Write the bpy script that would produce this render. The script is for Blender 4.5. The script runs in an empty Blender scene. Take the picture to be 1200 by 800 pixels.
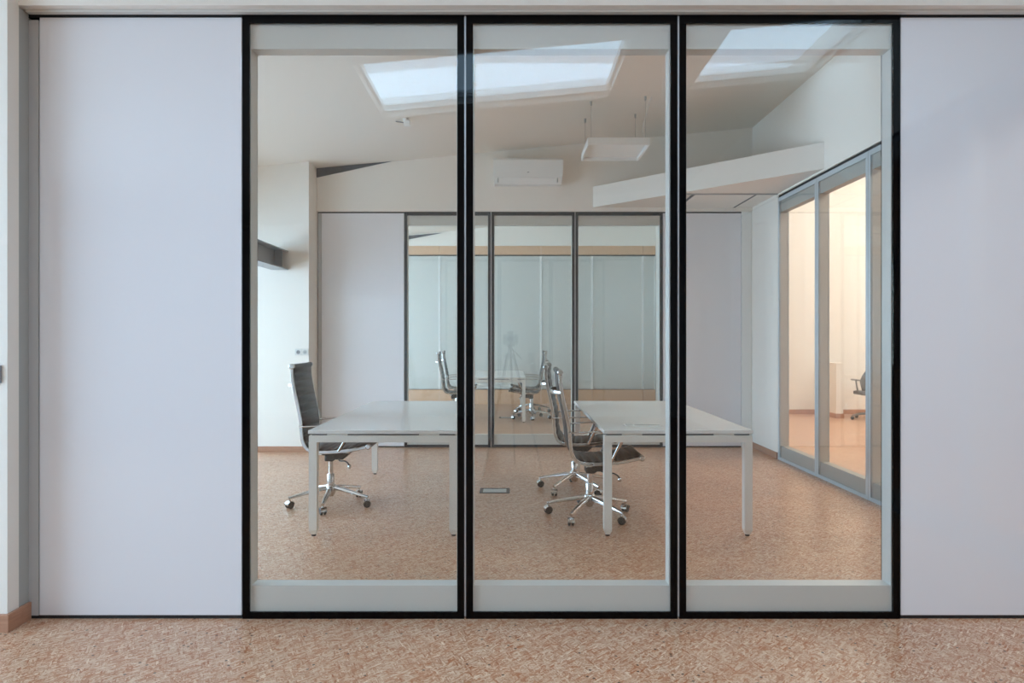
import bpy, math, random
from mathutils import Vector, Matrix

random.seed(7)
sc = bpy.context.scene
COL = sc.collection
PI = math.pi

# ------------------------------------------------------------------ camera
CAM_Z = 1.38
FPX = 800.0                      # focal length in pixels of the 1200x800 frame
VX, VY = 598.0, 396.0            # pixel the camera axis passes through
cam_d = bpy.data.cameras.new('camera'); cam = bpy.data.objects.new('camera', cam_d); COL.objects.link(cam)
cam_d.sensor_width = 36.0; cam_d.lens = 36.0 * FPX / 1200.0
cam_d.shift_x = (600 - VX) / 1200.0; cam_d.shift_y = (VY - 400) / 1200.0
cam_d.clip_start = 0.02; cam_d.clip_end = 200
cam.location = (0, 0, CAM_Z); cam.rotation_euler = (PI / 2, 0, 0)
sc.camera = cam

# ------------------------------------------------------------------ sky and exposure
wd = bpy.data.worlds.new('sky'); sc.world = wd; wd.use_nodes = True
bg = wd.node_tree.nodes['Background']
bg.inputs[0].default_value = (0.50, 0.745, 1.0, 1); bg.inputs[1].default_value = 9.2
sc.view_settings.view_transform = 'Standard'; sc.view_settings.look = 'None'
sc.view_settings.gamma = 1.0; sc.view_settings.use_curve_mapping = False
sc.view_settings.exposure = 0.3
cy = sc.cycles
cy.use_denoising = True
cy.max_bounces = 14; cy.diffuse_bounces = 6; cy.glossy_bounces = 6; cy.transmission_bounces = 4
cy.transparent_max_bounces = 48
cy.caustics_reflective = False; cy.caustics_refractive = False
cy.sample_clamp_indirect = 6.0

def portal(name, loc, rot, sx, sy):
    l = bpy.data.lights.new(name, 'AREA'); l.shape = 'RECTANGLE'; l.size = sx; l.size_y = sy
    l.cycles.is_portal = True
    o = bpy.data.objects.new(name, l); COL.objects.link(o); o.location = loc; o.rotation_euler = rot
    return o

def lamp(name, loc, sx, sy, watts, col):
    l = bpy.data.lights.new(name, 'AREA'); l.shape = 'RECTANGLE'; l.size = sx; l.size_y = sy
    l.energy = watts; l.color = col
    o = bpy.data.objects.new(name, l); COL.objects.link(o); o.location = loc
    return o

# window openings of the outer left wall: y0, y1, z0, z1
XL = -3.9                        # outer wall of the glazed rooms
XN = -6.0                        # outer wall of the wider near room
D_NEAR = 3.3
LEFT_OPENINGS = [(-0.9, 3.1, 0.1, 2.7), (3.75, 8.2, 0.06, 2.65), (9.0, 14.1, 0.06, 3.05)]
for y0, y1, z0, z1 in LEFT_OPENINGS:
    portal('window_portal', ((XN if y1 < D_NEAR else XL) - 0.12, (y0 + y1) / 2, (z0 + z1) / 2), (0, -PI / 2, 0), z1 - z0, y1 - y0)
REAR_Y = -5.2
# skylights over the near room: x0, x1, y0, y1
SKYLIGHTS = [(-1.30, 1.0, -0.05, 1.10), (1.82, 3.02, -0.05, 1.10)]
SLOPE = 0.0929
def ceil_z(x): return 3.745 + SLOPE * x
for x0, x1, y0, y1 in SKYLIGHTS:
    xm = (x0 + x1) / 2
    portal('skylight_portal', (xm, (y0 + y1) / 2, ceil_z(xm) + 0.16), (0, -math.atan(SLOPE), 0), x1 - x0, y1 - y0)
# luminaires of the warm side room
for (x, y) in ((5.4, 5.2), (5.4, 7.8), (5.4, 10.4), (7.4, 7.8), (7.4, 10.4), (5.4, 1.5)):
    lamp('side_room_light', (x, y, 4.98 if y > 4 else 4.18), 0.9, 0.9, 54, (1.0, 0.98, 0.94))

# ------------------------------------------------------------------ materials
MATS = {}
def new_mat(name):
    m = bpy.data.materials.new(name); m.use_nodes = True
    nt = m.node_tree
    return m, nt, nt.nodes['Principled BSDF'], nt.nodes['Material Output']

def plain(name, col, rough=0.5, metal=0.0, spec=0.5, bump=0.0, bscale=80, var=0.0, coat=0.0):
    m, nt, b, out = new_mat(name)
    b.inputs['Base Color'].default_value = (*col, 1)
    b.inputs['Roughness'].default_value = rough
    b.inputs['Metallic'].default_value = metal
    b.inputs['Specular IOR Level'].default_value = spec
    if coat: b.inputs['Coat Weight'].default_value = coat; b.inputs['Coat Roughness'].default_value = 0.03
    tc = nt.nodes.new('ShaderNodeTexCoord')
    nz = nt.nodes.new('ShaderNodeTexNoise'); nz.inputs['Scale'].default_value = bscale; nz.inputs['Detail'].default_value = 3
    nt.links.new(tc.outputs['Object'], nz.inputs['Vector'])
    if bump:
        bp = nt.nodes.new('ShaderNodeBump'); bp.inputs['Strength'].default_value = bump; bp.inputs['Distance'].default_value = 0.002
        nt.links.new(nz.outputs['Fac'], bp.inputs['Height']); nt.links.new(bp.outputs['Normal'], b.inputs['Normal'])
    if var:
        mx = nt.nodes.new('ShaderNodeMix'); mx.data_type = 'RGBA'
        mx.inputs[6].default_value = (*[c * (1 - var) for c in col], 1)
        mx.inputs[7].default_value = (*[min(1, c * (1 + var)) for c in col], 1)
        nt.links.new(nz.outputs['Fac'], mx.inputs[0]); nt.links.new(mx.outputs[2], b.inputs['Base Color'])
    MATS[name] = m
    return m

plain('plaster', (0.86, 0.805, 0.735), 0.75, bump=0.08, bscale=120)
plain('ceiling_paint', (0.83, 0.775, 0.705), 0.7, bump=0.06, bscale=120)
plain('cream_paint', (0.86, 0.845, 0.81), 0.7, bump=0.05, bscale=120)
plain('white_panel', (0.82, 0.81, 0.84), 0.035, spec=0.8)
plain('black_gloss', (0.001, 0.001, 0.0015), 0.04, spec=0.16)
plain('black_matte', (0.012, 0.012, 0.013), 0.5)
plain('dark_grey_frame', (0.045, 0.047, 0.05), 0.25)
plain('aluminium', (0.62, 0.63, 0.63), 0.35, metal=0.85)
plain('silver_bead', (0.40, 0.40, 0.41), 0.4, metal=0.5)
plain('pale_alu', (0.70, 0.68, 0.64), 0.4, metal=0.1)
plain('grey_profile', (0.52, 0.50, 0.49), 0.5)
plain('blue_grey_frame', (0.58, 0.64, 0.68), 0.35, metal=0.35)
plain('rail_grey', (0.42, 0.42, 0.40), 0.5)
plain('steel_paint', (0.34, 0.36, 0.38), 0.35, metal=0.4)
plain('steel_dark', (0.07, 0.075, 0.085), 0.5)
plain('desk_white', (0.80, 0.79, 0.77), 0.25)
plain('desk_leg', (0.80, 0.77, 0.72), 0.3)
plain('chrome', (0.60, 0.59, 0.58), 0.09, metal=1.0)
plain('leather', (0.013, 0.014, 0.017), 0.36, spec=0.3, bump=0.12, bscale=260)
plain('black_plastic', (0.018, 0.017, 0.017), 0.42)
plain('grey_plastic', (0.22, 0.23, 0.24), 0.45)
plain('white_plastic', (0.84, 0.84, 0.82), 0.35)
plain('grey_mesh', (0.16, 0.18, 0.21), 0.6)

def wood(name, c1, c2, stretch):
    m, nt, b, out = new_mat(name)
    tc = nt.nodes.new('ShaderNodeTexCoord'); mp = nt.nodes.new('ShaderNodeMapping'); mp.inputs['Scale'].default_value = stretch
    nz = nt.nodes.new('ShaderNodeTexNoise'); nz.inputs['Scale'].default_value = 9; nz.inputs['Detail'].default_value = 5
    cr = nt.nodes.new('ShaderNodeValToRGB'); cr.color_ramp.elements[0].position = 0.3; cr.color_ramp.elements[1].position = 0.7
    cr.color_ramp.elements[0].color = (*c1, 1); cr.color_ramp.elements[1].color = (*c2, 1)
    nt.links.new(tc.outputs['Object'], mp.inputs[0]); nt.links.new(mp.outputs[0], nz.inputs['Vector'])
    nt.links.new(nz.outputs['Fac'], cr.inputs[0]); nt.links.new(cr.outputs[0], b.inputs['Base Color'])
    b.inputs['Roughness'].default_value = 0.4
    MATS[name] = m
wood('baseboard_wood', (0.40, 0.20, 0.125), (0.50, 0.27, 0.17), (1, 1, 12))
wood('oak', (0.60, 0.36, 0.22), (0.72, 0.48, 0.32), (14, 14, 1))

def glass(name, tint, f0=0.021):
    # clear sheet: Fresnel reflection over straight transmission
    m = bpy.data.materials.new(name); m.use_nodes = True; nt = m.node_tree; nt.nodes.clear()
    N, L = nt.nodes.new, nt.links.new
    out = N('ShaderNodeOutputMaterial'); tr = N('ShaderNodeBsdfTransparent'); gl = N('ShaderNodeBsdfGlossy')
    tr.inputs[0].default_value = (*tint, 1); gl.inputs['Roughness'].default_value = 0.0; gl.inputs['Color'].default_value = (1, 1, 1, 1)
    ge = N('ShaderNodeNewGeometry'); dt = N('ShaderNodeVectorMath'); dt.operation = 'DOT_PRODUCT'
    L(ge.outputs['Incoming'], dt.inputs[0]); L(ge.outputs['Normal'], dt.inputs[1])
    ab = N('ShaderNodeMath'); ab.operation = 'ABSOLUTE'; L(dt.outputs['Value'], ab.inputs[0])
    om = N('ShaderNodeMath'); om.operation = 'SUBTRACT'; om.inputs[0].default_value = 1; L(ab.outputs[0], om.inputs[1])
    pw = N('ShaderNodeMath'); pw.operation = 'POWER'; L(om.outputs[0], pw.inputs[0]); pw.inputs[1].default_value = 5
    ml = N('ShaderNodeMath'); ml.operation = 'MULTIPLY_ADD'; L(pw.outputs[0], ml.inputs[0]); ml.inputs[1].default_value = 1 - f0; ml.inputs[2].default_value = f0
    ml.use_clamp = True
    mx = N('ShaderNodeMixShader'); L(ml.outputs[0], mx.inputs[0]); L(tr.outputs[0], mx.inputs[1]); L(gl.outputs[0], mx.inputs[2])
    L(mx.outputs[0], out.inputs[0])
    MATS[name] = m
glass('clear_glass', (0.985, 0.987, 0.98))
glass('window_glass', (0.98, 0.99, 0.99))

def satin_glass():
    m, nt, b, out = new_mat('satin_glass')
    b.inputs['Base Color'].default_value = (0.84, 0.83, 0.79, 1); b.inputs['Roughness'].default_value = 0.12
    tr = nt.nodes.new('ShaderNodeBsdfTransparent'); tr.inputs[0].default_value = (0.90, 0.93, 0.92, 1)
    mx = nt.nodes.new('ShaderNodeMixShader'); mx.inputs[0].default_value = 0.42
    nt.links.new(b.outputs[0], mx.inputs[1]); nt.links.new(tr.outputs[0], mx.inputs[2]); nt.links.new(mx.outputs[0], out.inputs[0])
    MATS['satin_glass'] = m
satin_glass()

def emit(name, col, s):
    m, nt, b, out = new_mat(name)
    b.inputs['Base Color'].default_value = (0.9, 0.9, 0.9, 1)
    b.inputs['Emission Color'].default_value = (*col, 1); b.inputs['Emission Strength'].default_value = s
    MATS[name] = m
emit('lamp_diffuser_warm', (1.0, 0.82, 0.62), 6.0)

def strand_floor():
    m, nt, b, out = new_mat('strand_board')
    N, L = nt.nodes.new, nt.links.new
    tc = N('ShaderNodeTexCoord')
    col = None
    ramps = [((0.389, 0.115, 0.029), (0.648, 0.241, 0.074)), ((0.432, 0.136, 0.036), (0.691, 0.264, 0.084)),
             ((0.356, 0.101, 0.025), (0.615, 0.222, 0.066)), ((0.453, 0.149, 0.041), (0.735, 0.297, 0.098)),
             ((0.400, 0.118, 0.031), (0.659, 0.239, 0.072)), ((0.443, 0.139, 0.037), (0.712, 0.279, 0.088)),
             ((0.400, 0.118, 0.031), (0.669, 0.251, 0.076)), ((0.432, 0.133, 0.036), (0.701, 0.279, 0.088))]
    for k, (c1, c2) in enumerate(ramps):
        mp = N('ShaderNodeMapping'); mp.inputs['Rotation'].default_value = (0, 0, 0.30 + k * PI / 8 * 3.03)
        mp.inputs['Location'].default_value = (k * 3.1, k * 1.7, 0)
        L(tc.outputs['Object'], mp.inputs[0])
        m2 = N('ShaderNodeMapping'); m2.inputs['Scale'].default_value = (17 + 2 * k, 205 - 7 * k, 1); L(mp.outputs[0], m2.inputs[0])
        vo = N('ShaderNodeTexVoronoi'); vo.inputs['Scale'].default_value = 1.0; L(m2.outputs[0], vo.inputs['Vector'])
        sp = N('ShaderNodeSeparateColor'); L(vo.outputs['Color'], sp.inputs[0])
        cr = N('ShaderNodeValToRGB'); L(sp.outputs[0], cr.inputs[0])
        cr.color_ramp.elements[0].color = (*c1, 1); cr.color_ramp.elements[1].color = (*c2, 1)
        e = cr.color_ramp.elements.new(0.985); e.color = (0.72, 0.52, 0.37, 1)
        cr.color_ramp.elements[1].position = 0.95
        cr.color_ramp.elements[-1].color = (0.80, 0.62, 0.46, 1)
        if col is None:
            col = cr.outputs[0]
        else:
            # each flake layer shows where its own cells happen to lie on top
            th = N('ShaderNodeMath'); th.operation = 'GREATER_THAN'; th.inputs[1].default_value = 0.66; L(sp.outputs[1], th.inputs[0])
            mx = N('ShaderNodeMix'); mx.data_type = 'RGBA'; L(th.outputs[0], mx.inputs[0]); L(col, mx.inputs[6]); L(cr.outputs[0], mx.inputs[7])
            col = mx.outputs[2]
    # sparse dark specks
    vs = N('ShaderNodeTexVoronoi'); vs.inputs['Scale'].default_value = 34; L(tc.outputs['Object'], vs.inputs['Vector'])
    s2 = N('ShaderNodeSeparateColor'); L(vs.outputs['Color'], s2.inputs[0])
    t1 = N('ShaderNodeMath'); t1.operation = 'GREATER_THAN'; t1.inputs[1].default_value = 0.955; L(s2.outputs[2], t1.inputs[0])
    t2 = N('ShaderNodeMath'); t2.operation = 'LESS_THAN'; t2.inputs[1].default_value = 0.20; L(vs.outputs['Distance'], t2.inputs[0])
    t3 = N('ShaderNodeMath'); t3.operation = 'MULTIPLY'; L(t1.outputs[0], t3.inputs[0]); L(t2.outputs[0], t3.inputs[1])
    mx = N('ShaderNodeMix'); mx.data_type = 'RGBA'; L(t3.outputs[0], mx.inputs[0]); L(col, mx.inputs[6]); mx.inputs[7].default_value = (0.12, 0.07, 0.045, 1)
    nz = N('ShaderNodeTexNoise'); nz.inputs['Scale'].default_value = 2.2; L(tc.outputs['Object'], nz.inputs['Vector'])
    mr = N('ShaderNodeMapRange'); L(nz.outputs['Fac'], mr.inputs[0]); mr.inputs[3].default_value = 0.86; mr.inputs[4].default_value = 1.10
    hs = N('ShaderNodeHueSaturation'); L(mx.outputs[2], hs.inputs['Color']); L(mr.outputs[0], hs.inputs['Value'])
    L(hs.outputs[0], b.inputs['Base Color'])
    b.inputs['Roughness'].default_value = 0.30; b.inputs['Specular IOR Level'].default_value = 0.5
    MATS['strand_board'] = m
strand_floor()

# ------------------------------------------------------------------ mesh helpers
class MB:
    def __init__(self): self.v = []; self.f = []; self.sm = []
    def add(self, vs, fs, smooth=False):
        n = len(self.v); self.v += [tuple(p) for p in vs]
        for f in fs: self.f.append([i + n for i in f]); self.sm.append(smooth)
        return self
    def box(self, x0, x1, y0, y1, z0, z1):
        vs = [(x0, y0, z0), (x1, y0, z0), (x1, y1, z0), (x0, y1, z0), (x0, y0, z1), (x1, y0, z1), (x1, y1, z1), (x0, y1, z1)]
        return self.add(vs, [(0, 3, 2, 1), (4, 5, 6, 7), (0, 1, 5, 4), (1, 2, 6, 5), (2, 3, 7, 6), (3, 0, 4, 7)])
    def prism(self, pts, axis, a, b):
        # polygon pts in the two other axes, extruded along axis from a to b
        def mk(p, t):
            if axis == 'x': return (t, p[0], p[1])
            if axis == 'y': return (p[0], t, p[1])
            return (p[0], p[1], t)
        n = len(pts)
        vs = [mk(p, a) for p in pts] + [mk(p, b) for p in pts]
        fs = [list(range(n))[::-1], list(range(n, 2 * n))] + [(i, (i + 1) % n, n + (i + 1) % n, n + i) for i in range(n)]
        return self.add(vs, fs)
    def sweep(self, path, sect, up=(0, 0, 1), scales=None, smooth=True, closed=False):
        # sect: list of (u, v); u along the side direction, v along the local up
        P = [Vector(p) for p in path]; n = len(P); m = len(sect); upv = Vector(up)
        vs = []
        for i, p in enumerate(P):
            t = (P[min(i + 1, n - 1)] - P[max(i - 1, 0)]).normalized()
            s = t.cross(upv)
            if s.length < 1e-5: s = t.cross(Vector((1, 0, 0)))
            s.normalize(); w = s.cross(t).normalized()
            k = scales[i] if scales else 1.0
            for (u, v) in sect: vs.append(p + s * u * k + w * v * k)
        fs = []
        for i in range(n - 1):
            for j in range(m):
                a = i * m + j; b_ = i * m + (j + 1) % m
                fs.append((a, b_, b_ + m, a + m))
        self.add(vs, fs, smooth)
        self.add(vs[:m], [list(range(m))[::-1]]); self.add(vs[-m:], [list(range(m))])
        return self
    def tube(self, path, r, up=(0, 0, 1), seg=10, scales=None):
        return self.sweep(path, [(r * math.cos(2 * PI * k / seg), r * math.sin(2 * PI * k / seg)) for k in range(seg)], up, scales)
    def lathe(self, prof, c=(0, 0, 0), seg=16, axis='z'):
        vs = []
        for (r, h) in prof:
            for k in range(seg):
                a = 2 * PI * k / seg; q = (r * math.cos(a), r * math.sin(a), h)
                if axis == 'y': q = (q[0], q[2], q[1])
                if axis == 'x': q = (q[2], q[0], q[1])
                vs.append((c[0] + q[0], c[1] + q[1], c[2] + q[2]))
        fs = []
        for i in range(len(prof) - 1):
            for k in range(seg):
                fs.append((i * seg + k, i * seg + (k + 1) % seg, (i + 1) * seg + (k + 1) % seg, (i + 1) * seg + k))
        n = len(prof)
        self.add(vs, fs, True)
        self.add(vs[:seg], [list(range(seg))[::-1]]); self.add(vs[-seg:], [list(range(seg))])
        return self
    def build(self, name, mat, parent=None, bevel=0.0, loc=None, seg=2):
        me = bpy.data.meshes.new(name); me.from_pydata(self.v, [], self.f)
        me.polygons.foreach_set('use_smooth', self.sm); me.update()
        import bmesh
        bm = bmesh.new(); bm.from_mesh(me); bmesh.ops.recalc_face_normals(bm, faces=bm.faces); bm.to_mesh(me); bm.free()
        me.materials.append(MATS[mat])
        o = bpy.data.objects.new(name, me); COL.objects.link(o)
        if parent: o.parent = parent
        if loc: o.location = loc
        if bevel:
            md = o.modifiers.new('bevel', 'BEVEL'); md.width = bevel; md.segments = seg; md.limit_method = 'ANGLE'; md.angle_limit = 0.7
        return o

def bx(*a): return MB().box(*a)
def tag(o, label, cat, group=None, kind=None):
    o['label'] = label; o['category'] = cat
    if group: o['group'] = group
    if kind: o['kind'] = kind
    return o
def empty(name, loc=(0, 0, 0), rz=0.0):
    o = bpy.data.objects.new(name, None); COL.objects.link(o); o.location = loc; o.rotation_euler = (0, 0, rz); o.empty_display_size = 0.1
    return o
def copy_tree(o, parent=None):
    c = o.copy(); COL.objects.link(c); c.parent = parent
    for ch in list(o.children): copy_tree(ch, c)
    return c
def struct(o, label, cat): return tag(o, label, cat, kind='structure')
def spline(P, n):
    # Catmull-Rom through 2-D or 3-D points
    Q = [Vector(p) for p in P]; Q = [2 * Q[0] - Q[1]] + Q + [2 * Q[-1] - Q[-2]]
    out = []
    for i in range(1, len(Q) - 2):
        for k in range(n):
            t = k / n; a, b, c, d = Q[i - 1], Q[i], Q[i + 1], Q[i + 2]
            out.append(0.5 * ((2 * b) + (c - a) * t + (2 * a - 5 * b + 4 * c - d) * t * t + (3 * b - a - 3 * c + d) * t ** 3))
    out.append(Q[-2]); return out

# ------------------------------------------------------------------ shell
D1, D1B = 3.356, 3.466           # near glass partition, front and back face
D2, D2B = 8.625, 8.735           # far glass partition
XR = 3.05                        # glazed wall on the right
YE = 14.30                       # storage wall at the end
H = 2.974                        # partition height
XE = 8.6                         # far side of the warm room

struct(bx(XN - 0.3, XE + 0.3, REAR_Y - 0.3, 16.2, -0.12, 0.0).build('floor', 'strand_board'),
       'brown pressed strand board floor running through all the rooms', 'floor')

# sloping ceiling, with two skylight wells over the near room
def ceil_slab(mb, x0, x1, y0, y1, t=0.12):
    a, b = ceil_z(x0), ceil_z(x1)
    mb.prism([(x0, a), (x1, b), (x1, b + t), (x0, a + t)], 'y', y0, y1)
c = MB()
XC0, XC1 = XN - 0.3, XR + 0.06
sy0, sy1 = SKYLIGHTS[0][2], SKYLIGHTS[0][3]
ceil_slab(c, XC0, XC1, REAR_Y - 0.3, sy0); ceil_slab(c, XC0, XC1, sy1, 16.2)
ceil_slab(c, XC0, SKYLIGHTS[0][0], sy0, sy1); ceil_slab(c, SKYLIGHTS[0][1], SKYLIGHTS[1][0], sy0, sy1); ceil_slab(c, SKYLIGHTS[1][1], XC1, sy0, sy1)
struct(c.build('ceiling', 'ceiling_paint'), 'white plastered ceiling sloping up towards the glazed side wall', 'ceiling')
c = bx(XR + 0.06, XE + 0.3, REAR_Y - 0.3, 4.1, 4.2, 4.4); c.box(XR + 0.06, XE + 0.3, 4.0, 4.1, 4.4, 5.0); c.box(XR + 0.06, XE + 0.3, 4.0, 12.6, 5.0, 5.2)
struct(c.build('ceiling_side_room', 'cream_paint'),
       'flat ceiling of the warm lit side room', 'ceiling')

# outer left wall with window openings
c = MB(); yl = 3.21
for y0, y1, z0, z1 in LEFT_OPENINGS:
    xb = XN if y1 < D_NEAR else XL; xa = xb - 0.25
    ya = REAR_Y - 0.3 if y1 < D_NEAR else yl
    c.box(xa, xb, ya, y0, 0, 3.5); c.box(xa, xb, y0, y1, 0, z0); c.box(xa, xb, y0, y1, z1, 3.5)
    if y1 < D_NEAR: c.box(xa, xb, y1, D1B, 0, 3.5)
    else: yl = y1
c.box(XL - 0.25, XL, yl, 16.2, 0, 3.5)
struct(c.build('wall_left', 'plaster'), 'white plastered outer wall with wide daylight windows', 'wall')
c = bx(XN, XE, REAR_Y - 0.25, REAR_Y, 0, 4.4)
struct(c.build('wall_rear', 'plaster'), 'white plastered wall behind the photographer', 'wall')
struct(bx(XE, XE + 0.25, REAR_Y, 12.6, 0, 5.0).build('wall_side_room_right', 'cream_paint'), 'cream outer wall of the warm side room', 'wall')
struct(bx(XR + 0.06, XE, 12.4, 12.6, 0, 5.0).build('wall_side_room_back', 'cream_paint'), 'cream plastered end wall of the warm lit side room', 'wall')
struct(bx(XR + 0.06, XE, 12.385, 12.4, 0, 0.085).build('baseboard_side_room', 'baseboard_wood'), 'reddish wooden baseboard along the warm cream end wall', 'baseboard')
struct(bx(XL - 0.3, XR, 14.8, 15.0, 0, 4.1).build('wall_end', 'plaster'), 'white wall behind the satin glass storage doors', 'wall')

win_n = 0
def outer_window(cx, cy_, z0, z1, w, rz, n):
    # plain daylight window: frame bars and one pane per light, local x along the wall
    global win_n; win_n += 1
    r = empty('window_%d' % win_n, (cx, cy_, z0), rz); h = z1 - z0
    bx(-w / 2, w / 2, -0.04, 0.04, 0, 0.06).build('bottom_rail', 'white_plastic', r)
    bx(-w / 2, w / 2, -0.04, 0.04, h - 0.06, h).build('top_rail', 'white_plastic', r)
    for k in range(n + 1):
        x = -w / 2 + 0.03 + k * (w - 0.06) / n
        bx(x - 0.03, x + 0.03, -0.04, 0.04, 0.06, h - 0.06).build('mullion', 'white_plastic', r)
        if k < n:
            xn = x + (w - 0.06) / n
            bx(x + 0.03, xn - 0.03, -0.004, 0.004, 0.06, h - 0.06).build('pane', 'window_glass', r)
    return r
for i, (y0, y1, z0, z1) in enumerate(LEFT_OPENINGS):
    struct(outer_window((XN if i == 0 else XL) - 0.1, (y0 + y1) / 2, z0, z1, y1 - y0, PI / 2, 4),
           ['white daylight window beside the near room', 'white daylight window lighting the room with the two white desks',
            'white daylight window lighting the room with the storage wall'][i], 'window')
for i, (x0, x1, y0, y1) in enumerate(SKYLIGHTS):
    win_n += 1
    r = empty('window_%d' % win_n, ((x0 + x1) / 2, (y0 + y1) / 2, ceil_z((x0 + x1) / 2) + 0.06)); r.rotation_euler = (0, -math.atan(SLOPE), 0)
    w, d = (x1 - x0) / 2, (y1 - y0) / 2
    bx(-w, w, -d, -d + 0.025, 0, 0.06).build('frame_bar', 'white_plastic', r); bx(-w, w, d - 0.025, d, 0, 0.06).build('frame_bar', 'white_plastic', r)
    bx(-w, -w + 0.025, -d + 0.025, d - 0.025, 0, 0.06).build('frame_bar', 'white_plastic', r); bx(w - 0.025, w, -d + 0.025, d - 0.025, 0, 0.06).build('frame_bar', 'white_plastic', r)
    bx(-w + 0.025, w - 0.025, -d + 0.025, d - 0.025, 0.030, 0.038).build('pane', 'window_glass', r)
    struct(r, ['wide roof skylight over the near room', 'roof skylight beside the glazed side wall'][i], 'skylight')

# ---- glazed module: local x along the wall, y into the wall, z up
def module(width, label, loc, rz=0.0, frame='black_gloss', inner='pale_alu', rail='pale_alu', sw=0.034, th=0.11):
    global win_n; win_n += 1
    r = empty('window_%d' % win_n, loc, rz); w = width; tr_, br = 0.046, 0.033
    for y0, y1 in ((0.0, 0.014), (th - 0.014, th)):
        bx(0, sw, y0, y1, 0, H).build('stile', frame, r); bx(w - sw, w, y0, y1, 0, H).build('stile', frame, r)
        bx(sw, w - sw, y0, y1, H - tr_, H).build('top_rail', frame, r); bx(sw, w - sw, y0, y1, 0, br).build('bottom_rail', frame, r)
    i0, i1 = 0.014, th - 0.014
    bx(0.002, sw + 0.004, i0, i1, 0.002, H - 0.002).build('inner_post', inner, r); bx(w - sw - 0.004, w - 0.002, i0, i1, 0.002, H - 0.002).build('inner_post', inner, r)
    bx(sw + 0.004, w - sw - 0.004, i0 + 0.004, i1, 2.808, H - 0.002).build('inner_top_rail', rail, r)
    bx(sw + 0.004, w - sw - 0.004, i0 + 0.004, i1, 0.002, 0.158).build('inner_bottom_rail', rail, r)
    bx(sw + 0.0005, w - sw - 0.0005, 0.002, 0.008, br + 0.0005, H - tr_ - 0.0005).build('pane', 'clear_glass', r)
    bx(sw + 0.0005, w - sw - 0.0005, th - 0.008, th - 0.002, br + 0.0005, H - tr_ - 0.0005).build('pane', 'clear_glass', r)
    return struct(r, label, 'glass panel')

# ---- near partition
wf = empty('wall_front')
B1 = [-1.321, -0.222, 0.8265, 1.921]
GAP = 0.0045
labs = ['black framed glass panel beside the bluish white panel of the near partition',
        'middle black framed glass panel of the near partition',
        'black framed glass panel beside the pinkish white panel of the near partition']
for k in range(3):
    module(B1[k + 1] - B1[k] - 2 * GAP, labs[k], (B1[k] + GAP, D1, 0))
for x in B1[1:3]:
    bx(x - GAP, x + GAP, D1 + 0.001, D1B - 0.001, 0.012, H - 0.012).build('joint_strip', 'silver_bead', wf)
bx(-2.318, B1[0] - 0.0005, D1 + 0.004, D1B - 0.004, 0.016, H - 0.016).build('panel', 'white_panel', wf, bevel=0.003)
bx(B1[3] + 0.0005, XR - 0.12, D1 + 0.004, D1B - 0.004, 0.016, H - 0.016).build('panel', 'white_panel', wf, bevel=0.003)
bx(-2.374, -2.322, D1 + 0.002, D1B - 0.002, 0.016, H - 0.03).build('end_profile', 'grey_profile', wf)
bx(XR - 0.115, XR - 0.005, D1 + 0.002, D1B - 0.002, 0.016, H - 0.016).build('end_profile', 'grey_profile', wf)
bx(-2.376, B1[0], D1 + 0.006, D1B - 0.006, 0, 0.016).build('bottom_track', 'black_matte', wf); bx(B1[3], XR - 0.005, D1 + 0.006, D1B - 0.006, 0, 0.016).build('bottom_track', 'black_matte', wf)
bx(-2.376, B1[0], D1 + 0.006, D1B - 0.006, H - 0.015, H).build('top_track', 'black_matte', wf); bx(B1[3], XR - 0.005, D1 + 0.006, D1B - 0.006, H - 0.015, H).build('top_track', 'black_matte', wf)
bx(-2.37, XR - 0.006, D1 + 0.004, D1B - 0.004, H + 0.001, H + 0.019).build('head_channel', 'black_matte', wf)
struct(wf, 'near partition of glossy white panels on either side of the black framed glass', 'partition')
t = bx(-2.36, XR, D1 - 0.034, D1 - 0.002, H - 0.007, H + 0.012).build('trim_1', 'pale_alu', bevel=0.003)
struct(t, 'slim pale metal rail running along the top of the near partition', 'trim')
c = MB(); c.prism([(XN, H + 0.02), (XR, H + 0.02), (XR, ceil_z(XR)), (XN, ceil_z(XN))], 'y', D1 - 0.036, D1B)
c.prism([(XN, H + 0.005), (XR, H + 0.005), (XR, ceil_z(XR)), (XN, ceil_z(XN))], 'y', D1 - 0.075, D1 - 0.036)
struct(c.build('wall_front_header', 'plaster'), 'plastered wall strip above the near partition', 'wall')
# pier at the end of the near partition
c = MB(); c.prism([(XN, 0), (-2.365, 0), (-2.365, ceil_z(-2.365)), (XN, ceil_z(XN))], 'y', 3.21, 3.285)
c.box(XN, -2.377, 3.285, D1B, 0, H)
struct(c.build('wall_pier_near', 'plaster'), 'plastered wall pier in blue daylight at the end of the near partition', 'wall')
struct(bx(-2.377, -2.369, 3.286, D1 + 0.0015, 0, H).build('trim_2', 'rail_grey'), 'dark grey strip lining the reveal beside the near partition', 'trim')
c = MB(); c.box(XN, -2.35, 3.195, 3.21, 0, 0.085); c.box(-2.365, -2.35, 3.21, 3.286, 0, 0.085); c.box(-2.369, -2.354, 3.286, D1 + 0.001, 0, 0.085)
struct(c.build('baseboard_near', 'baseboard_wood', bevel=0.002), 'reddish wooden baseboard around the foot of the near pier', 'baseboard')

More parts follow.
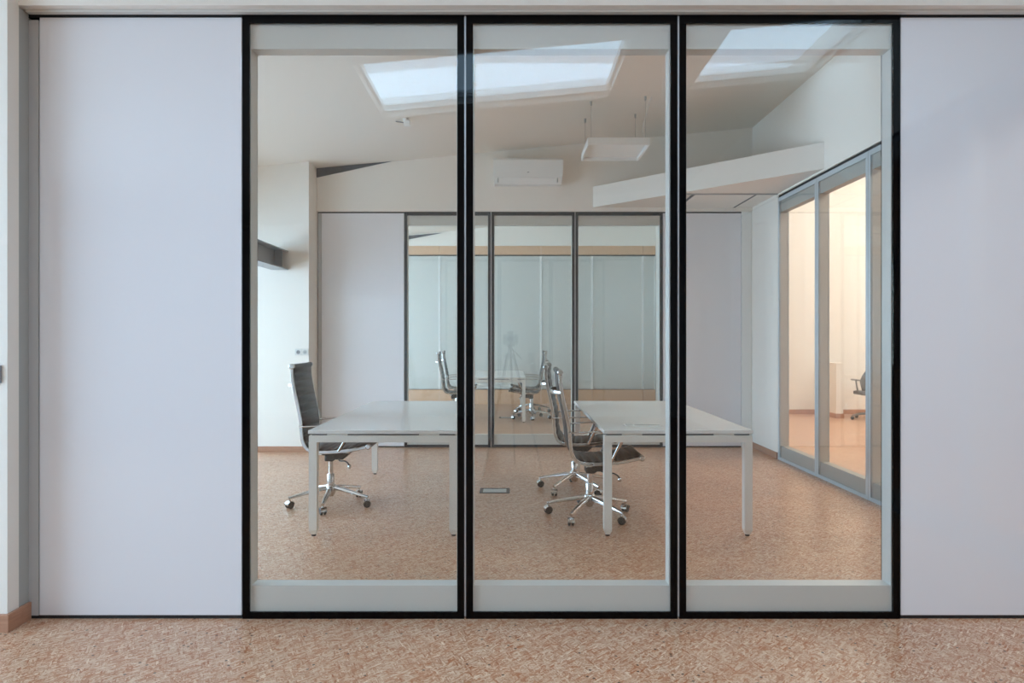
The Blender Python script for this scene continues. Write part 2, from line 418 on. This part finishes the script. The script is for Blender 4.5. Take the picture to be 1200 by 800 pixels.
# ---- far partition
wb = empty('wall_back')
B2 = [-1.342, -0.243, 0.819, 1.930]
labs = ['dark framed glass panel next to the pale panel by the blue wall', 'middle dark framed glass panel of the far partition',
        'dark framed glass panel next to the pale panel under the slanted bulkhead']
for k in range(3):
    module(B2[k + 1] - B2[k] - 2 * GAP, labs[k], (B2[k] + GAP, D2, 0), frame='dark_grey_frame')
for x in B2[1:3]:
    bx(x - GAP, x + GAP, D2 + 0.001, D2B - 0.001, 0.012, H - 0.012).build('joint_strip', 'aluminium', wb)
bx(-2.385, B2[0] - 0.0005, D2 + 0.004, D2B - 0.004, 0.016, H - 0.016).build('panel', 'white_panel', wb, bevel=0.003)
bx(B2[3] + 0.0005, 2.918, D2 + 0.004, D2B - 0.004, 0.016, H - 0.016).build('panel', 'white_panel', wb, bevel=0.003)
bx(-2.43, -2.388, D2 + 0.002, D2B - 0.002, 0.016, H - 0.016).build('end_profile', 'grey_profile', wb)
bx(2.921, XR - 0.004, D2 - 0.01, D2B - 0.002, 0, H).build('end_profile', 'white_plastic', wb)
for a, b_ in ((-2.43, B2[0]), (B2[3], 2.92)):
    bx(a, b_, D2 + 0.006, D2B - 0.006, 0, 0.016).build('bottom_track', 'black_matte', wb); bx(a, b_, D2 + 0.003, D2B - 0.006, H - 0.015, H).build('top_track', 'black_matte', wb)
struct(wb, 'far partition of pale panels on either side of the dark framed glass', 'partition')
YW2 = 8.60
c = MB(); c.prism([(-2.44, H + 0.001), (XR, H + 0.001), (XR, ceil_z(XR)), (-2.44, ceil_z(-2.44))], 'y', YW2, D2B)
struct(c.build('wall_back_upper', 'plaster'), 'beige plastered wall above the far partition carrying the air conditioner', 'wall')
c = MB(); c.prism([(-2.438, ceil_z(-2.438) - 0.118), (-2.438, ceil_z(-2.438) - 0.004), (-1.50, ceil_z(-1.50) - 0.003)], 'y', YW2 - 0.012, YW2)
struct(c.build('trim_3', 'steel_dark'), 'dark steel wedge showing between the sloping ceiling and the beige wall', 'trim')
c = MB(); c.prism([(XL, 0), (-2.44, 0), (-2.44, ceil_z(-2.44)), (XL, ceil_z(XL))], 'y', 8.27, D2B)
struct(c.build('wall_pier_far', 'plaster'), 'bright blue lit wall pier carrying the socket plate behind the desk chair', 'wall')
c = MB(); c.box(XL, -2.425, 8.257, 8.27, 0, 0.07); c.box(-2.44, -2.427, 8.27, D2 + 0.001, 0, 0.07)
struct(c.build('baseboard_far', 'baseboard_wood', bevel=0.002), 'reddish baseboard under the bright blue lit wall', 'baseboard')

# ---- glazed wall on the right (aluminium), continuing past the near partition
RM = 0.98
rl = ['aluminium framed glass panel of the side wall, next to the short white wall', 'second aluminium framed glass panel of the side wall',
      'third aluminium framed glass panel of the side wall', 'fourth aluminium framed glass panel of the side wall', ]
y = 7.78
for k in range(4):
    module(RM - 2 * GAP, rl[k], (XR, y - GAP, 0), -PI / 2, frame='blue_grey_frame', inner='pale_alu', rail='rail_grey', sw=0.036); y -= RM
wr = empty('wall_right')
bx(XR, XR + 0.11, D1B, y, 0, H).build('filler_panel', 'blue_grey_frame', wr)
bx(XR, XR + 0.11, D1 - 0.10, D1B - 0.001, 0, H).build('filler_panel', 'blue_grey_frame', wr)
for k in range(3): bx(XR + 0.001, XR + 0.109, 7.78 - RM * (k + 1) - GAP, 7.78 - RM * (k + 1) + GAP, 0.012, H - 0.012).build('joint_strip', 'rail_grey', wr)
bx(XR + 0.015, XR + 0.095, -2.5, 7.78, H, H + 0.03).build('top_track', 'black_matte', wr)
c = MB(); c.box(XR, XR + 0.11, -2.5, 4.0, H + 0.03, 4.3); c.box(XR, XR + 0.11, 4.0, 7.78, H + 0.03, 5.0); c.box(XR, XR + 0.11, 7.78, 8.60, 0, 5.0); c.box(XR, XR + 0.11, D2B, 16.0, 0, 5.0); c.box(XR, XR + 0.11, 8.60, D2B, 0, 5.0)
c.box(XR, XR + 0.11, REAR_Y, -2.5, 0, 4.3); c.build('wall_surface', 'plaster', wr)
struct(wr, 'white plastered wall over and beside the aluminium framed side glazing', 'wall')
y = D1 - 0.10
for k in range(5):
    module(1.12 - 2 * GAP, 'aluminium framed glass panel %s of the side wall on the near side of the partition' % ['first', 'second', 'third', 'fourth', 'fifth'][k],
           (XR, y - GAP, 0), -PI / 2, frame='blue_grey_frame', inner='pale_alu', rail='rail_grey', sw=0.036); y -= 1.12
struct(bx(XR - 0.013, XR, 7.785, 8.60, 0, 0.075).build('baseboard_right', 'baseboard_wood'), 'short reddish baseboard beside the side glazing', 'baseboard')

# ---- slanted bulkhead in the far right corner
c = MB(); c.prism([(1.04, 8.599), (3.049, 6.63), (3.049, 8.599)], 'z', 3.025, 3.285)
struct(c.build('ceiling_bulkhead', 'plaster'), 'white slanted bulkhead hung across the corner above the side glazing', 'bulkhead')
h = empty('ceiling_hatch', (2.46, 8.19, 3.025))
bx(-0.34, 0.33, -0.40, 0.40, -0.010, 0.0).build('hatch_panel', 'plaster', h)
for x in (-0.36, 0.35): bx(x - 0.016, x + 0.016, -0.40, 0.40, -0.006, 0.0).build('slot', 'steel_dark', h)
bx(-0.62, 0.585, -0.425, -0.405, -0.014, 0.0).build('edge_strip', 'rail_grey', h)
struct(h, 'hatch with dark slots in the underside of the slanted bulkhead', 'hatch')

# ------------------------------------------------------------------ storage wall of the end room
st = empty('storage_wall', (0, YE, 0))
xs = [-4.58, -3.614, -2.55, -1.484, -0.42, 0.643, 1.716, 2.78, 3.04]
for a, b_ in zip(xs[:-1], xs[1:]):
    bx(a + 0.003, b_ - 0.003, 0, 0.03, 3.125, 3.31).build('top_board', 'oak', st)
    bx(a + 0.003, b_ - 0.003, 0, 0.03, 0.0, 0.30).build('base_board', 'oak', st)
    d = bx(a + 0.022, b_ - 0.022, 0.012, 0.022, 0.315, 3.095).build('door', 'satin_glass', st)
    bx(a + 0.003, a + 0.022, 0.004, 0.03, 0.302, 3.10).build('edge_profile', 'white_plastic', d); bx(b_ - 0.022, b_ - 0.003, 0.004, 0.03, 0.302, 3.10).build('edge_profile', 'white_plastic', d)
bx(xs[0], xs[-1], -0.004, 0.03, 3.10, 3.122).build('head_rail', 'dark_grey_frame', st)
bx(xs[0], xs[-1], 0.004, 0.03, 0.30, 0.312).build('sill_rail', 'dark_grey_frame', st)
tag(st, 'storage wall of greenish satin glass doors between oak boards', 'storage wall')
c = MB(); c.prism([(XL, 3.312), (XR, 3.312), (XR, ceil_z(XR)), (XL, ceil_z(XL))], 'y', YE, YE + 0.2)
struct(c.build('wall_end_upper', 'plaster'), 'white wall above the oak top boards of the storage wall', 'wall')
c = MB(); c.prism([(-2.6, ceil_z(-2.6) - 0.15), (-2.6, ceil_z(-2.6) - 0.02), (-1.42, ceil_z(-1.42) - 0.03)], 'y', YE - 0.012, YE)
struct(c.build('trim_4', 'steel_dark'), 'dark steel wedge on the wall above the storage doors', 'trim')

# ------------------------------------------------------------------ desks
def make_desk(name, loc, label, flap=False, L=2.22, W=1.04):
    r = empty(name, loc)                     # origin: middle of the near edge, on the floor
    w = W / 2
    top = bx(-w, w, 0, L, 0.715, 0.74).build('tabletop', 'desk_white', r, bevel=0.003)
    s = 0.055
    for x in (-w + 0.30, w - 0.30 - s):
        bx(x, x + s, s, L - s - 0.004, 0.657, 0.70).build('side_beam', 'desk_leg', r)
    for y in (0.004, L - 0.004 - s):
        bx(-w + 0.004, w - 0.004, y, y + s, 0.655, 0.702).build('end_beam', 'desk_leg', r, bevel=0.002)
        for x in (-w + 0.004, w - 0.004 - s):
            lg = MB(); zt = 0.655
            q = 0.012
            vs = []
            for (z, e) in ((0.012, q), (0.045, 0), (zt, 0)):
                vs += [(x + e, y + e, z), (x + s - e, y + e, z), (x + s - e, y + s - e, z), (x + e, y + s - e, z)]
            fs = [(3, 2, 1, 0), (8, 9, 10, 11)]
            for k in (0, 4):
                fs += [(k + i, k + (i + 1) % 4, k + 4 + (i + 1) % 4, k + 4 + i) for i in range(4)]
            lg.add(vs, fs); lo = lg.build('leg', 'desk_leg', r)
            MB().lathe([(0.014, 0), (0.016, 0.004), (0.014, 0.013)], (x + s / 2, y + s / 2, 0), 12).build('glide', 'black_plastic', lo)
    for x in (-0.32, 0.32):
        for y in (0.012, L - 0.032): bx(x - 0.07, x + 0.07, y, y + 0.02, 0.70, 0.716).build('spacer', 'desk_leg', r)
    for y in (0.022, L - 0.042): bx(-w + 0.02, w - 0.02, y, y + 0.02, 0.7005, 0.7155).build('gap_shade_strip', 'grey_plastic', r)  # dark strip added as the shade in the gap under the tabletop
    if flap:
        f = empty('cable_flap', (-0.20, 0.26, 0.74)); f.parent = r
        bx(-0.13, 0.13, -0.06, 0.06, 0.0, 0.004).build('flap_frame', 'white_plastic', f)
        bx(-0.06, 0.122, -0.004, 0.006, 0.004, 0.006).build('slot', 'grey_plastic', f)
        bx(-0.12, -0.075, -0.04, 0.04, 0.004, 0.010).build('flap_lid', 'desk_white', f)
    return tag(r, label, 'desk')
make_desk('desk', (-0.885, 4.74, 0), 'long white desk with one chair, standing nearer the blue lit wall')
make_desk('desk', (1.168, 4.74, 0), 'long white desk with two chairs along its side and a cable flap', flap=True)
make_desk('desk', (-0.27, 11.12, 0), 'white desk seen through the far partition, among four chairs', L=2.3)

# ------------------------------------------------------------------ executive chair (faces +x)
PROF = [(-.245, 1.125), (-.242, 1.03), (-.225, .93), (-.198, .81), (-.178, .70), (-.170, .60), (-.158, .525), (-.122, .468), (-.05, .447), (.08, .447), (.22, .462), (.36, .490)]
def make_chair(loc, rz, phase, label, group=None, lift=0.0):
    r = empty('office_chair', loc, rz)
    up = [(x, z + lift) for x, z in PROF]
    S = spline(up, 26); SR = spline(up, 6)
    # ribbed leather sling
    n = len(S); hw = 0.232; mb = MB(); vs = []
    acc = 0.0
    for i, p in enumerate(S):
        if i: acc += (S[i] - S[i - 1]).length
        t = (S[min(i + 1, n - 1)] - S[max(i - 1, 0)]).normalized()
        nx, nz = -t[1], t[0]                     # towards the sitter
        if nx * 1 + nz * 1 < 0: nx, nz = -nx, -nz
        ridge = 0.013 * abs(math.sin(PI * acc / 0.062)) ** 0.55
        for yy, k in ((-hw, 0.3), (-hw + 0.02, 1), (hw - 0.02, 1), (hw, 0.3)):
            vs.append((p[0] + nx * (0.006 + ridge * k), yy, p[1] + nz * (0.006 + ridge * k)))
        for yy in (hw, -hw):
            vs.append((p[0] - nx * 0.008, yy, p[1] - nz * 0.008))
    fs = []
    for i in range(n - 1):
        for j in range(6):
            a = i * 6 + j; b_ = i * 6 + (j + 1) % 6
            fs.append((a, b_, b_ + 6, a + 6))
    fs += [tuple(range(6)), tuple((n - 1) * 6 + k for k in range(6))]
    mb.add(vs, fs, True); mb.build('upholstery', 'leather', r)
    sect = [(-.007, -.013), (.007, -.013), (.007, .013), (-.007, .013)]
    for s in (-1, 1):
        path = [(p[0], s * 0.243, p[1]) for p in SR]
        m = MB(); m.sweep(path, [(v, u) for u, v in sect], up=(0, 1, 0), smooth=False)
        m.build('side_rail', 'chrome', r, bevel=0.004)
    for q, nm in ((S[0], 'head_roll'), (S[-1], 'seat_roll')):
        o = MB().lathe([(0.018, -0.234), (0.018, 0.234)], (q[0], 0, q[1]), 14, 'y').build(nm, 'leather', r)
        for s in (-1, 1):
            MB().lathe([(0.022, s * 0.233), (0.022, s * 0.256), (0.016, s * 0.259)], (q[0], 0, q[1]), 16, 'y').build('end_cap', 'chrome', o)
    zz = lift
    bow = spline([(-.236, -.246, .975 + zz), (-.285, -.19, .975 + zz), (-.302, -.08, .975 + zz), (-.302, .08, .975 + zz), (-.285, .19, .975 + zz), (-.236, .246, .975 + zz)], 5)
    MB().sweep(bow, [(-.006, -.013), (.006, -.013), (.006, .013), (-.006, .013)]).build('back_stretcher', 'chrome', r, bevel=0.003)
    bow = spline([(-.03, -.24, .43 + zz), (-.02, -.12, .405 + zz), (-.02, .12, .405 + zz), (-.03, .24, .43 + zz)], 4)
    MB().sweep(bow, [(-.02, -.006), (.02, -.006), (.02, .006), (-.02, .006)]).build('seat_stretcher', 'chrome', r)
    bow = spline([(.17, -.24, .445 + zz), (.16, -.12, .425 + zz), (.16, .12, .425 + zz), (.17, .24, .445 + zz)], 4)
    MB().sweep(bow, [(-.02, -.006), (.02, -.006), (.02, .006), (-.02, .006)]).build('seat_stretcher', 'chrome', r)
    for s in (-1, 1):
        a = spline([(-.180, s * .252, .676), (-.10, s * .276, .684), (.06, s * .286, .692), (.17, s * .286, .692), (.207, s * .284, .677), (.212, s * .280, .645), (.185, s * .268, .575), (.128, s * .252, .455 + zz)], 5)
        MB().sweep(a, [(-.015, -.005), (.015, -.005), (.015, .005), (-.015, .005)], up=(0.35, 0, 1)).build('armrest', 'chrome', r, bevel=0.003)
    mech = [(-.035, .385), (-.035, .342), (.03, .340), (.05, .355), (.115, .355), (.155, .39), (.205, .442), (.19, .452), (.02, .428), (-.02, .415)]
    MB().prism([(x, z + zz) for x, z in mech], 'y', -0.07, 0.07).build('tilt_mechanism', 'black_plastic', r, bevel=0.008)
    lv = spline([(.08, -.07, .362 + zz), (.11, -.13, .358 + zz), (.16, -.18, .365 + zz), (.19, -.20, .35 + zz), (.20, -.205, .335 + zz)], 4)
    o = MB().tube(lv, 0.006, seg=8).build('lever', 'black_plastic', r)
    MB().lathe([(0.008, -.016), (0.013, -.008), (0.013, .008), (0.008, .014)], (.202, -.205, .325 + zz), 10).build('lever_knob', 'chrome', o)
    MB().lathe([(0.019, .16), (0.019, .35 + zz)], seg=14).build('gas_column', 'chrome', r)
    MB().lathe([(0.028, .13), (0.030, .15), (0.030, .255), (0.027, .26)], seg=16).build('column_sleeve', 'chrome', r)
    MB().lathe([(0.022, .075), (0.03, .09), (0.042, .115), (0.042, .16), (0.034, .172)], seg=18).build('base_hub', 'chrome', r)
    for k in range(5):
        a = phase + k * 2 * PI / 5; ca, sa = math.cos(a), math.sin(a)
        P = [(ca * q, sa * q, z) for q, z in ((.03, .145), (.10, .135), (.20, .115), (.30, .093), (.335, .086))]
        m = MB(); m.sweep(P, [(-.019, -.014), (.019, -.014), (.013, .014), (-.013, .014)], scales=[1.15, 1.1, .95, .75, .65])
        lg = m.build('base_leg', 'chrome', r, bevel=0.004)
        px, py = ca * .325, sa * .325
        MB().lathe([(0.008, .055), (0.008, .085)], (px, py, 0), 8).build('caster_stem', 'chrome', lg)
        # twin wheel caster, wheels trailing along the leg direction turned a little
        b_ = a + 0.5; cb, sb = math.cos(b_), math.sin(b_)
        for s in (-1, 1):
            w = MB().lathe([(0.022, -.010), (0.030, -.006), (0.030, .006), (0.022, .010)], (0, 0, 0), 14, 'y')
            w.v = [(px + cb * x - sb * (y + s * .014), py + sb * x + cb * (y + s * .014), z + .0305) for x, y, z in w.v]
            w.build('caster_wheel', 'black_plastic', lg)
        hd = MB(); arc = [(0.033 * math.cos(t), 0.033 * math.sin(t)) for t in [PI * j / 8 for j in range(9)]]
        hd.prism(arc + [(x * .9, z * .9) for x, z in arc[::-1]], 'y', -.025, .025)
        hd.v = [(px + cb * x - sb * y, py + sb * x + cb * y, z + .0305) for x, y, z in hd.v]
        hd.build('caster_hood', 'chrome', lg)
    return tag(r, label, 'chair', group)
CH = 'black leather and chrome office chair '
c0 = make_chair((-1.485, 5.65, 0), 0.0, math.radians(202), CH + 'in front of the blue lit wall', lift=0.03)
c1 = make_chair((0.615, 5.30, 0), 0.0, math.radians(23), CH + 'whose whole seat shows beside the cable flap desk')
def dup_chair(loc, rz, label, group=None):
    o = copy_tree(c1); o.location = loc; o.rotation_euler = (0, 0, rz); o['label'] = label
    if group: o['group'] = group
    return o
dup_chair((0.585, 6.22, 0), math.radians(-7), CH + 'partly hidden behind another chair at the same desk')
for x, y in ((-0.98, 11.75), (-1.00, 12.75)):
    dup_chair((x, y, 0), 0.03, 'black office chair facing the far desk, its back to the pale panel', 'chairs facing each other at the far desk, side by the pale panel')
for x, y, a in ((0.36, 11.75, PI - 0.05), (0.40, 12.75, PI + 0.04)):
    dup_chair((x, y, 0), a, 'black office chair across the far desk, behind its slim end leg', 'chairs across the far desk')

# ------------------------------------------------------------------ side room: low wall and grey task chair
lw = empty('low_wall', (5.61, 11.75, 0))
bx(0, 0.12, 0, 0.648, 0, 0.93).build('body', 'cream_paint', lw); bx(-0.01, 0.13, -0.01, 0.648, 0.93, 0.95).build('cap', 'cream_paint', lw)
bx(-0.012, 0.132, -0.012, 0.63, 0, 0.08).build('baseboard', 'baseboard_wood', lw)
struct(lw, 'white waist high wall stub with baseboard in the warm side room', 'low wall')
tc_ = empty('task_chair', (6.09, 11.55, 0), math.radians(84))
m = MB(); rows = 9; vs = []; fs = []
for i in range(rows):
    t = i / (rows - 1); z = 0.50 + 0.38 * t; w = 0.235 * (1 - 0.55 * max(0, t - 0.45) ** 1.6 * 2.2) * (0.82 + 0.18 * min(1, t * 3))
    for j in range(9):
        s = -1 + j / 4; vs.append((-.24 - 0.05 * t + 0.09 * s * s * (1 - .3 * t), s * w, z))
for i in range(rows - 1):
    for j in range(8): a = i * 9 + j; fs.append((a, a + 1, a + 10, a + 9))
m.add(vs, fs, True); o = m.build('backrest', 'grey_mesh', tc_); o.modifiers.new('solid', 'SOLIDIFY').thickness = 0.035
m = MB(); m.prism([(-.2, -.20), (.16, -.22), (.22, -.15), (.22, .15), (.16, .22), (-.2, .20)], 'z', .42, .48); m.build('seat', 'grey_mesh', tc_, bevel=0.02, seg=3)
for s in (-1, 1):
    a = spline([(-.10, s * .20, .44), (-.10, s * .23, .46), (-.08, s * .25, .58), (-.05, s * .25, .66)], 4)
    o = MB().tube(a, 0.014, up=(1, 0, 0)).build('arm_post', 'grey_plastic', tc_)
    bx(-.16, .10, s * .25 - .03, s * .25 + .03, .66, .685).build('arm_pad', 'grey_plastic', o, bevel=0.008)
MB().sweep(spline([(-.05, 0, .42), (-.22, 0, .43), (-.275, 0, .52), (-.285, 0, .68)], 4), [(-.03, -.012), (.03, -.012), (.03, .012), (-.03, .012)]).build('back_bar', 'grey_plastic', tc_)
MB().lathe([(.026, .09), (.026, .42)], seg=12).build('gas_column', 'grey_plastic', tc_)
for k in range(5):
    a = 0.4 + k * 2 * PI / 5; ca, sa = math.cos(a), math.sin(a)
    o = MB().sweep([(ca * q, sa * q, z) for q, z in ((.02, .10), (.15, .095), (.31, .072))], [(-.022, -.014), (.022, -.014), (.016, .014), (-.016, .014)], scales=[1, .9, .65]).build('base_leg', 'grey_plastic', tc_)
    MB().lathe([(.022, -.024), (.028, -.018), (.028, .018), (.022, .024)], (ca * .30, sa * .30, .0285), 12, 'y').build('caster', 'black_plastic', o)
tag(tc_, 'grey task chair with rounded back in the warm side room', 'chair')
for (x, y) in ((5.4, 5.2), (5.4, 7.8), (5.4, 10.4), (7.4, 7.8), (7.4, 10.4), (5.4, 1.5)):
    l = empty('ceiling_light', (x, y, 5.0 if y > 4 else 4.2))
    bx(-.48, .48, -.48, .48, -0.004, 0).build('housing', 'white_plastic', l)
    tag(l, 'square flush light on the ceiling of the warm side room', 'ceiling light', 'square lights of the warm side room')

# ------------------------------------------------------------------ wall and ceiling fittings
ac = empty('air_conditioner', (0.22, YW2, 3.28))
m = MB(); m.prism([(0, 0.01), (0, .316), (-.18, .316), (-.205, .28), (-.20, .085), (-.15, .0), (-.05, 0)], 'x', -.415, .415); m.build('body', 'white_plastic', ac, bevel=0.006)
m = MB(); m.prism([(-.203, .092), (-.208, .29), (-.186, .318), (-.18, .316), (-.199, .28), (-.195, .095)], 'x', -.43, .43); m.build('front_panel', 'white_plastic', ac)
m = MB(); m.prism([(-.198, .074), (-.204, .070), (-.156, .004), (-.150, .008)], 'x', -.355, .345); m.build('louver', 'white_plastic', ac)
for x in (-.372, .362): bx(x - .006, x + .006, -.192, -.15, .02, .08).build('hinge', 'rail_grey', ac)
bx(-.012, .012, -.209, -.2, .135, .143).build('badge', 'grey_plastic', ac)
tag(ac, 'white wall mounted air conditioner above the far partition', 'air conditioner')

pl = empty('pendant_lamp', (1.115, 7.33, 3.365)); hs = .32; hh = .075; tk = .02
for s in (-1, 1):
    bx(-hs, hs, s * hs - (tk if s > 0 else 0), s * hs + (0 if s > 0 else tk), 0, hh).build('frame_side', 'white_plastic', pl)
    bx(s * hs - (tk if s > 0 else 0), s * hs + (0 if s > 0 else tk), -hs + tk, hs - tk, 0, hh).build('frame_side', 'white_plastic', pl)
bx(-hs + tk, hs - tk, -hs + tk, hs - tk, .035, .045).build('diffuser', 'white_plastic', pl)
for (px, py) in ((-.28, -.28), (.28, -.28), (-.28, .28), (.28, .28)):
    zt = ceil_z(1.115 + px) - 3.365
    o = MB().tube([(px, py, hh - .01), (px, py, zt - .02)], .0013, seg=6).build('suspension_wire', 'grey_plastic', pl)
    MB().lathe([(.009, zt - .045), (.012, zt - .02), (.012, zt)], (px, py, 0), 10).build('ceiling_anchor', 'rail_grey', o)
zt = ceil_z(1.395) - 3.365
MB().tube(spline([(.30, -.22, hh), (.26, -.24, .18), (.29, -.27, .32), (.34, -.30, zt - .01)], 6), .003, seg=6).build('power_cord', 'white_plastic', pl)
tag(pl, 'square white pendant lamp hanging on thin wires from the sloping ceiling', 'pendant lamp')

sn = empty('ceiling_sensor', (-1.08, 7.05, ceil_z(-1.08)))
MB().lathe([(.022, -.03), (.03, -.02), (.03, 0.004)], seg=14).build('mount', 'white_plastic', sn)
bx(-.02, .05, -.025, .025, -.075, -.02).build('head', 'white_plastic', sn, bevel=0.008)
MB().tube([(-.02, 0, -.04), (-.10, -.02, -.035)], .006, seg=8).build('arm', 'grey_plastic', sn)
tag(sn, 'small white sensor fixed to the sloping ceiling', 'sensor')

so = empty('socket_plate', (-2.525, 8.27, 1.21))
for s in (-1, 1):
    f = bx(s * .041 - .04, s * .041 + .04, -.010, 0, -.04, .04).build('module', 'pale_alu', so, bevel=0.003)
    MB().lathe([(.024, -.0125), (.024, -.010)], (s * .041, 0, 0), 18, 'y').build('insert', 'grey_plastic' if s < 0 else 'rail_grey', f)
    for q in (-.009, .009) if s < 0 else (0,):
        MB().lathe([(.004, -.0135), (.004, -.0125)], (s * .041 + q, 0, 0), 8, 'y').build('hole', 'black_plastic', f)
tag(so, 'white double socket plate on the blue lit wall', 'socket')
sw = empty('light_switch', (-2.431, 3.21, 1.21))
bx(-.041, .041, -.010, 0, -.041, .041).build('plate', 'grey_plastic', sw, bevel=0.002); bx(-.028, .028, -.014, -.010, -.028, .028).build('rocker', 'white_plastic', sw)
tag(sw, 'light switch plate on the near wall pier', 'switch')

bm_ = empty('steel_beam', (-2.79, 0, 0)); y0, y1, zb, zt = D1B + 0.02, 8.269, 2.205, 2.435
bx(-.1, .1, y0, y1, zb, zb + .015).build('bottom_flange', 'steel_paint', bm_); bx(-.1, .1, y0, y1, zt - .015, zt).build('top_flange', 'steel_paint', bm_)
bx(-.005, .005, y0, y1, zb + .015, zt - .015).build('web', 'steel_paint', bm_)
bx(.005, .1, 8.05, 8.06, zb + .015, zt - .015).build('stiffener', 'steel_paint', bm_)
struct(bm_, 'grey steel beam running into the blue lit wall', 'beam')

def floor_box(loc, label):
    f = empty('floor_box', loc)
    for (a, b_, c_, d) in ((-.135, .135, -.10, -.08), (-.135, .135, .08, .10), (-.135, -.115, -.08, .08), (.115, .135, -.08, .08)):
        bx(a, b_, c_, d, 0, .004).build('rim', 'steel_dark', f)
    l = bx(-.105, .105, -.075, .062, 0, .0055).build('lid', 'aluminium', f); bx(-.03, .03, .055, .078, .0055, .0075).build('cable_outlet', 'black_plastic', l)
    bx(-.114, .114, -.079, .079, 0, .001).build('recess', 'black_plastic', f)
    return tag(f, label, 'floor box')
floor_box((-0.14, 6.17, 0), 'small metal floor box let into the floor between the two desks')
floor_box((-0.06, 1.10, 0), 'small metal floor box in front of the near partition')
floor_box((-0.06, 11.85, 0), 'small metal floor box in the floor below the far desk')

# ------------------------------------------------------------------ photographer's tripod (seen only as a reflection)
tp = empty('camera_tripod', (0, -0.10, 0))
for (fx, fy) in ((-.27, .18), (.33, .16), (.05, -.52)):
    top = Vector((fx * .1, fy * .1, 1.20)); ft = Vector((fx, fy, 0.0)); mid = top.lerp(ft, .5)
    o = MB().tube([top, mid], .016, seg=8).build('leg', 'black_plastic', tp)
    MB().tube([mid + (top - mid) * .06, ft], .011, seg=8).build('leg_section', 'black_plastic', o)
MB().lathe([(.05, 1.17), (.055, 1.2), (.03, 1.23), (.018, 1.235), (.018, 1.29), (.04, 1.30), (.04, 1.315)], seg=14).build('head', 'black_plastic', tp)
MB().tube([(.02, -.02, 1.27), (.12, -.18, 1.16)], .008, seg=8).build('pan_handle', 'black_plastic', tp)
tag(tp, 'black camera tripod reflected in the middle glass panel', 'tripod')
cm = empty('photo_camera', (0, -0.10, 1.315))
bx(-.075, .075, -.035, .035, 0, .10).build('body', 'black_plastic', cm, bevel=0.008); bx(-.03, .03, -.03, .03, .10, .135).build('prism_hump', 'black_plastic', cm, bevel=0.008)
MB().lathe([(.036, .03), (.036, .075), (.040, .08), (.040, .094)], (0, 0, .06), 18, 'y').build('lens', 'black_plastic', cm)
tag(cm, 'black photo camera on the tripod', 'camera')
